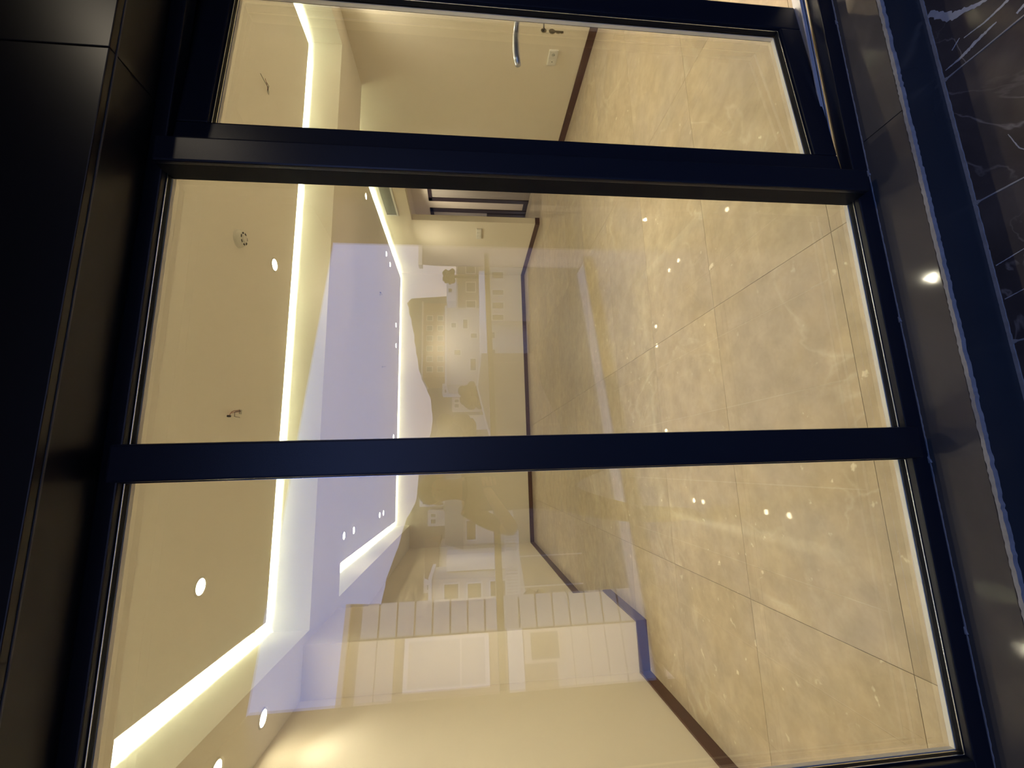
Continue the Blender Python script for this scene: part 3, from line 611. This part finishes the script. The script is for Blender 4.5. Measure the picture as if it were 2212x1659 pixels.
building('tall_window_house', 'cream house with two tall dark windows mirrored in the left pane', -16.6, -11.65, -46.6, GZ, 5.2, 6, M['cream'], [(-15.2, -12.15, 2.43, 3.9), (-15.1, -12.2, 0.0, 1.43), (-15.2, -12.1, -2.6, -1.0)], 'flat')
building('tile_roof_house', 'house with an orange tile roof mirrored behind the cream houses', -14.5, -10.3, -58.8, GZ, 5.2, 6, M['cream'], [], (2.2, M['tile']))
for k, (x, z, y) in enumerate([(-3.4, 9.8, -79), (-6.0, 10.8, -86), (-9.5, 9.0, -84), (-16.5, 8.2, -70), (-19.5, 9.0, -77), (9.5, 3.8, -88), (14.0, 4.6, -92), (19.5, 7.4, -104)]):
    building('small_house', ['small white house on the hill mirrored beside the head', 'small white house on the hill, higher one beside the head', 'small house on the hill mirrored left of the head', 'small white house mirrored over the cream house', 'small white house, far one over the cream house', 'small pale house mirrored at the tree edge', 'small pale house mirrored above the tree', 'small pale house mirrored beside the brick block'][k],
             x-1.4, x+1.4, y, GZ, z, 4, M['whiter'] if k % 2 else M['cream'], [(x-.9, x-.1, z-1.5, z-.6), (x+.3, x+.9, z-1.5, z-.6)])
# walled road
M['road'] = pm('pale_concrete', (0.80, 0.79, 0.80), noise=0.1, nscale=0.5)
rdv = []; rdf = []
cl = [(-14, -41.5, -4.9), (-4.4, -42.0, -3.6), (3, -46, -1.6), (9, -56, -0.9), (15.5, -62, -1.7)]
for i, (x, y, z) in enumerate(cl):
    a = Vector(cl[min(i+1, 4)])-Vector(cl[max(i-1, 0)]); a.z = 0; a.normalize(); n_ = Vector((-a.y, a.x, 0))*2.2
    rdv += [(x+n_.x, y+n_.y, z+0.9), (x-n_.x, y-n_.y, z-0.9), (x+n_.x, y+n_.y, GZ), (x-n_.x, y-n_.y, GZ)]
for i in range(4):
    a = i*4; b_ = a+4
    rdf += [(a, b_, b_+1, a+1)]
rd = empty('road', (0, -50, GZ), label='pale raised road curving through the town, mirrored by the handrail', cat='road')
rd_v = [(x, y, z) for x, y, z in rdv]
mesh_obj('road_deck', rd_v+[(x, y, z-.2) for x, y, z in rd_v], rdf+[tuple(i+20 for i in reversed(f)) for f in rdf]+[(i*4+1, i*4+5, i*4+25, i*4+21) for i in range(4)]+[(i*4, i*4+20, i*4+24, i*4+4) for i in range(4)], M['road'], rd)
wf_ = []
for i in range(4):
    a = i*4; b_ = a+4; wf_ += [(a+1, b_+1, b_+3, a+3), (a, a+2, b_+2, b_)]
wf_ += [(0, 1, 3, 2), (16, 18, 19, 17)]
mesh_obj('retaining_wall', [(x, y, z-.2 if z > GZ+.1 else z) for x, y, z in rd_v], wf_, M['tanb'], rd)
fn = empty('bar_fence', (-9.4, -37.4, GZ), label='pale fence of close upright bars mirrored below the handrail', cat='fence')
MB().box(-13.2, -5.7, -37.6, -37.5, -3.2, -3.0).build('fence_rail', M['whiter'], fn); MB().box(-13.2, -5.7, -37.6, -37.5, -2.0, -1.9).build('fence_rail', M['whiter'], fn)
for i in range(30):
    x = -13.1+i*0.255; MB().box(x, x+0.10, -37.58, -37.52, -8.9 if i % 10 == 0 else -3.1, -1.95).build('fence_bar', M['whiter'], fn)
def ridge(nm, label, pts, yd, depth, mat):
    v = []; f = []
    for x, z in pts: v += [(x, -yd, GZ), (x, -yd, z), (x, -yd-depth, z), (x, -yd-depth, GZ)]
    for i in range(len(pts)-1):
        a = i*4; b_ = a+4; f += [(a, b_, b_+1, a+1), (a+1, b_+1, b_+2, a+2), (a+2, b_+2, b_+3, a+3)]
    f += [(0, 1, 2, 3), tuple((len(pts)-1)*4+k for k in (3, 2, 1, 0))]
    return tag(mesh_obj(nm, v, f, mat), label, 'hill', kind='structure')
pts = [(-330, 96), (-250, 90), (-190, 84), (-152, 76), (-124, 71), (-100, 65.5), (-78, 60.5), (-56, 53), (-36, 46.5), (-23, 40), (1, 38), (18, 31.5), (38, 28), (55, 30), (78, 39), (97, 42), (117, 45.4), (135, 49.5), (139, 46), (142, 9), (175, 7), (220, 7), (300, 7)]
rp = []
for (a, b_), (c_, d_) in zip(pts[:-1], pts[1:]):
    for k in range(4):
        t = k/4; rp.append((a+(c_-a)*t, b_+(d_-b_)*t+random.uniform(-.5, .5)))
rp.append(pts[-1])
ridge('hill', 'grey brown hillside rising behind the town, mirrored in the panes', rp, 337, 60, M['hill'])
def tree(nm, label, x, y, r, h, zc, group):
    t = empty(nm, (x, y, GZ), label=label, cat='tree', group=group)
    MB().tube([(x, y, GZ), (x+.2, y, zc-h*.4), (x, y, zc)], [0.35, 0.28, 0.15], 8).build('trunk', M['trunk'], t)
    m = MB()
    for k in range(26):
        a = random.uniform(0, 6.28); q = random.random()**.5*r*.75; zz = zc+random.uniform(-.45, .5)*h*(1-q/r*.5)
        m.ico((x+q*math.cos(a), y+q*math.sin(a), zz), r*random.uniform(.28, .42), 2, (1, 1, .8), 0.10)
    m.build('crown', M['green'], t)
tree('broad_tree', 'large dark tree mirrored in the middle pane beside the mullion', 4.5, -68, 4.6, 7, 2.9, 'dark trees')
tree('broad_tree', 'large dark tree mirrored just left of the biggest one', -5.2, -66, 3.2, 6, 2.0, 'dark trees')
tree('broad_tree', 'lower dark tree mirrored beside the cream villa', 12.4, -71, 2.6, 5, 0.3, 'dark trees')
tree('round_shrub_tree', 'round dark tree mirrored below the fence at the left', -10.5, -33.0, 1.2, 1.8, -3.9, 'dark trees')
tree('slim_tree', 'slim dark tree mirrored on the roof line by the mauve block', 37.5, -78, 1.6, 2.5, 4.6, 'dark trees')

# side wing of the neighbouring house, clad in pale panels
wg = empty('side_wing', (-2.28, -5.81, 0), rot=(0, 0, R(163.68)), label='neighbouring wing clad in pale panels with a white framed window, mirrored at left', cat='building'); wg['_org'] = (0, 0, 0)
MB().box(0.03, 1.50, 0.03, 3.0, -9, 3.36).build('walls', M['tanb'], wg)
MB().box(-0.02, 1.52, -0.05, 3.0, 3.37, 3.45).build('coping', M['cream'], wg)
for i in range(16):
    z = 2.90-i*0.302
    MB().box(0.0, 0.52, 0.0, 0.028, z, z+0.272, 0.003).build('panel', M['panelg'], wg)
    if z > 2.5 or z < -0.3:
        MB().box(0.56, 1.5, 0.012, 0.028, z, z+0.288, 0.003).build('panel', M['cream'], wg)
wn = MB()
for q in ((0.56, 1.32, 2.36, 2.43), (0.56, 1.32, 1.02, 1.09), (0.56, 0.61, 1.09, 2.36), (1.27, 1.32, 1.09, 2.36), (0.56, 1.32, 1.48, 1.51)): wn.box(q[0], q[1], -0.03, 0.028, q[2], q[3])
wo = wn.build('window', M['whiter'], wg)
MB().box(0.61, 1.27, 0.0, 0.028, 1.09, 2.36).build('pane', M['panelg'], wo)
MB().box(0.52, 1.5, -0.06, 0.028, 0.44, 0.70, 0.004).build('floor_band', M['whiter'], wg)
w2 = MB().box(0.56, 1.05, -0.02, 0.028, -0.24, 0.42); w2o = w2.build('window', M['cream'], wg)
MB().box(0.60, 1.0, -0.03, -0.02, -0.18, 0.30).build('pane', M['win'], w2o)

# ------------------------------------------------------------------ the photographer
def skin_mesh(name, verts, edges, radii, mats, parent, sub=2, matfn=None, root=0):
    me = bpy.data.meshes.new(name); me.from_pydata(verts, edges, []); me.update()
    o = bpy.data.objects.new(name, me); COL.objects.link(o)
    m = o.modifiers.new('skin', 'SKIN'); m.use_smooth_shade = True
    for i, r_ in enumerate(radii):
        sv_ = me.skin_vertices[0].data[i]; sv_.radius = r_ if isinstance(r_, tuple) else (r_, r_); sv_.use_root = (i == root)
    s2 = o.modifiers.new('sub', 'SUBSURF'); s2.levels = sub; s2.render_levels = sub
    dg = bpy.context.evaluated_depsgraph_get(); nm_ = bpy.data.meshes.new_from_object(o.evaluated_get(dg))
    bpy.data.objects.remove(o); nm_.name = name
    o = bpy.data.objects.new(name, nm_); COL.objects.link(o); nm_.materials.clear()
    for q in mats: nm_.materials.append(q)
    for p in nm_.polygons:
        p.use_smooth = True; p.material_index = matfn(p.center) if matfn else 0
    if parent: o.parent = parent
    return o
M['skin'] = plain('skin', (0.42, 0.24, 0.16), 0.5); M['shirt'] = plain('dark_shirt', (0.018, 0.018, 0.024), 0.85); M['jeans'] = plain('dark_trousers', (0.015, 0.017, 0.026), 0.85)
M['hair'] = plain('dark_hair', (0.012, 0.009, 0.007), 0.6); M['shoe'] = plain('dark_shoe', (0.02, 0.02, 0.02), 0.5); M['eye'] = plain('eye', (0.35, 0.34, 0.32), 0.2)
FZ = (ZF+1)*S
pe = empty('person', (-0.13, -0.34, FZ), label='person in dark clothes holding up a phone, legs apart, on the balcony', cat='person'); pe['_org'] = (0, 0, 0)
pe_o = Vector((-0.13, -0.34, FZ))
def W(x, y, z): return (Vector((x, y, z))-pe_o)      # world -> person space
bv = [W(-0.13, -0.36, 0.78), W(-0.13, -0.36, 0.95), W(-0.13, -0.36, 1.12), W(-0.13, -0.36, 1.26), W(-0.13, -0.35, 1.36), W(-0.13, -0.335, 1.42), W(-0.13, -0.33, 1.50), W(-0.13, -0.33, 1.58), W(-0.13, -0.335, 1.625),
      W(-0.265, -0.35, 1.355), W(-0.335, -0.30, 1.21), W(-0.37, -0.22, 1.09), W(-0.27, -0.13, 1.16), W(-0.17, -0.07, 1.225), W(-0.115, -0.035, 1.255),
      W(0.005, -0.35, 1.355), W(0.075, -0.30, 1.21), W(0.15, -0.21, 1.10), W(0.12, -0.12, 1.16), W(0.08, -0.07, 1.215), W(0.045, -0.03, 1.245),
      W(-0.22, -0.36, 0.74), W(-0.28, -0.35, 0.50), W(-0.32, -0.34, 0.30), W(-0.335, -0.36, 0.08), W(-0.34, -0.37, -0.09), W(-0.36, -0.28, -0.115),
      W(-0.04, -0.36, 0.74), W(0.02, -0.35, 0.50), W(0.06, -0.34, 0.30), W(0.075, -0.36, 0.08), W(0.08, -0.37, -0.09), W(0.10, -0.28, -0.115)]
be = [(0, 1), (1, 2), (2, 3), (3, 4), (4, 5), (5, 6), (6, 7), (7, 8), (3, 9), (9, 10), (10, 11), (11, 12), (12, 13), (13, 14), (3, 15), (15, 16), (16, 17), (17, 18), (18, 19), (19, 20),
      (0, 21), (21, 22), (22, 23), (23, 24), (24, 25), (25, 26), (0, 27), (27, 28), (28, 29), (29, 30), (30, 31), (31, 32)]
brd = [(0.155, 0.105), (0.140, 0.095), (0.155, 0.105), (0.165, 0.100), (0.090, 0.070), (0.062, 0.060), (0.070, 0.085), (0.078, 0.095), (0.055, 0.070),
       0.062, 0.050, 0.043, 0.038, 0.029, (0.032, 0.020), 0.062, 0.050, 0.043, 0.038, 0.029, (0.032, 0.020),
       0.088, 0.075, 0.057, 0.052, 0.042, (0.042, 0.030), 0.088, 0.075, 0.057, 0.052, 0.042, (0.042, 0.030)]
def bmat(c):
    w = c+pe_o
    if w.z > 1.385: return 0
    if w.z < -0.05: return 3
    if w.z < 0.86: return 2
    if w.y > -0.215 or (w.z < 1.17 and (w.x < -0.325 or w.x > 0.095)): return 0
    return 1
body = skin_mesh('body', bv, be, brd, [M['skin'], M['shirt'], M['jeans'], M['shoe']], pe, 2, bmat)
def fingers(side):
    ws = -1 if side == 'l' else 1
    cxp = -0.018                                        # phone centre line
    for k in range(4):                                  # fingers wrap behind the phone to its far edge
        z = 1.275-k*0.021; L_ = (0.030, 0.034, 0.031, 0.024)[k]
        x0 = cxp+ws*0.085 if side == 'l' else cxp+ws*0.055
        bx = cxp+ws*0.075
        pts = [W(bx+ws*0.012, -0.038, z-0.006), W(bx-ws*0.016, -0.035, z), W(bx-ws*0.036, -0.030, z+0.003), W(cxp+ws*0.041, -0.021, z+0.004), W(cxp+ws*0.0405, -0.012, z+0.004)]
        skin_mesh('finger', pts, [(0, 1), (1, 2), (2, 3), (3, 4)], [0.0098, 0.009, 0.0085, 0.0075, 0.0062], [M['skin']], pe, 1)
    tp = [W(cxp+ws*0.085, -0.045, 1.235), W(cxp+ws*0.062, -0.038, 1.252), W(cxp+ws*0.040, -0.031, 1.272), W(cxp+ws*0.022, -0.029, 1.290)]
    skin_mesh('thumb', tp, [(0, 1), (1, 2), (2, 3)], [0.013, 0.0112, 0.0100, 0.0085], [M['skin']], pe, 1)
fingers('l'); fingers('r')
fc = MB()
fc.ico(W(-0.13, -0.236, 1.525), 0.014, 2, (0.8, 1.2, 1.6)); fc.build('nose', M['skin'], pe, True)
for s_ in (-1, 1):
    MB().ico(W(-0.13+s_*0.031, -0.252, 1.555), 0.011, 2, (1.3, 0.8, 0.7)).build('eye', M['eye'], pe, True)
    MB().ico(W(-0.13+s_*0.082, -0.335, 1.535), 0.024, 2, (0.45, 0.8, 1.3)).build('ear', M['skin'], pe, True)
MB().ico(W(-0.13, -0.250, 1.490), 0.020, 2, (1.2, 0.5, 0.3)).build('mouth', plain('lips', (0.30, 0.12, 0.09), 0.5), pe, True)
hr = MB(); hr.ico(W(-0.13, -0.352, 1.585), 0.098, 3, (0.92, 1.08, 0.80), 0.015); hr.ico(W(-0.13, -0.395, 1.535), 0.078, 3, (0.98, 0.75, 1.0), 0.015)
hr.build('hair', M['hair'], pe, True)
ph = empty('phone', (-0.018, -0.017, S-0.055), label='dark smartphone held upright in both hands, lens toward the glass', cat='phone'); ph['_org'] = (0, 0, 0)
ph.rotation_euler = (R(6), 0, -R(11))
MB().box(-0.036, 0.036, -0.0045, 0.0035, -0.075, 0.072, 0.003).build('case', M['black'], ph)
MB().box(-0.033, 0.033, -0.0052, -0.0045, -0.071, 0.068).build('screen', plain('phone_screen', (0.03, 0.03, 0.035), 0.1), ph)
MB().box(0.004, 0.032, 0.0035, 0.0055, 0.036, 0.067, 0.001).build('camera_bump', M['black'], ph)

for o in bpy.data.objects:
    if '_org' in o: del o['_org']
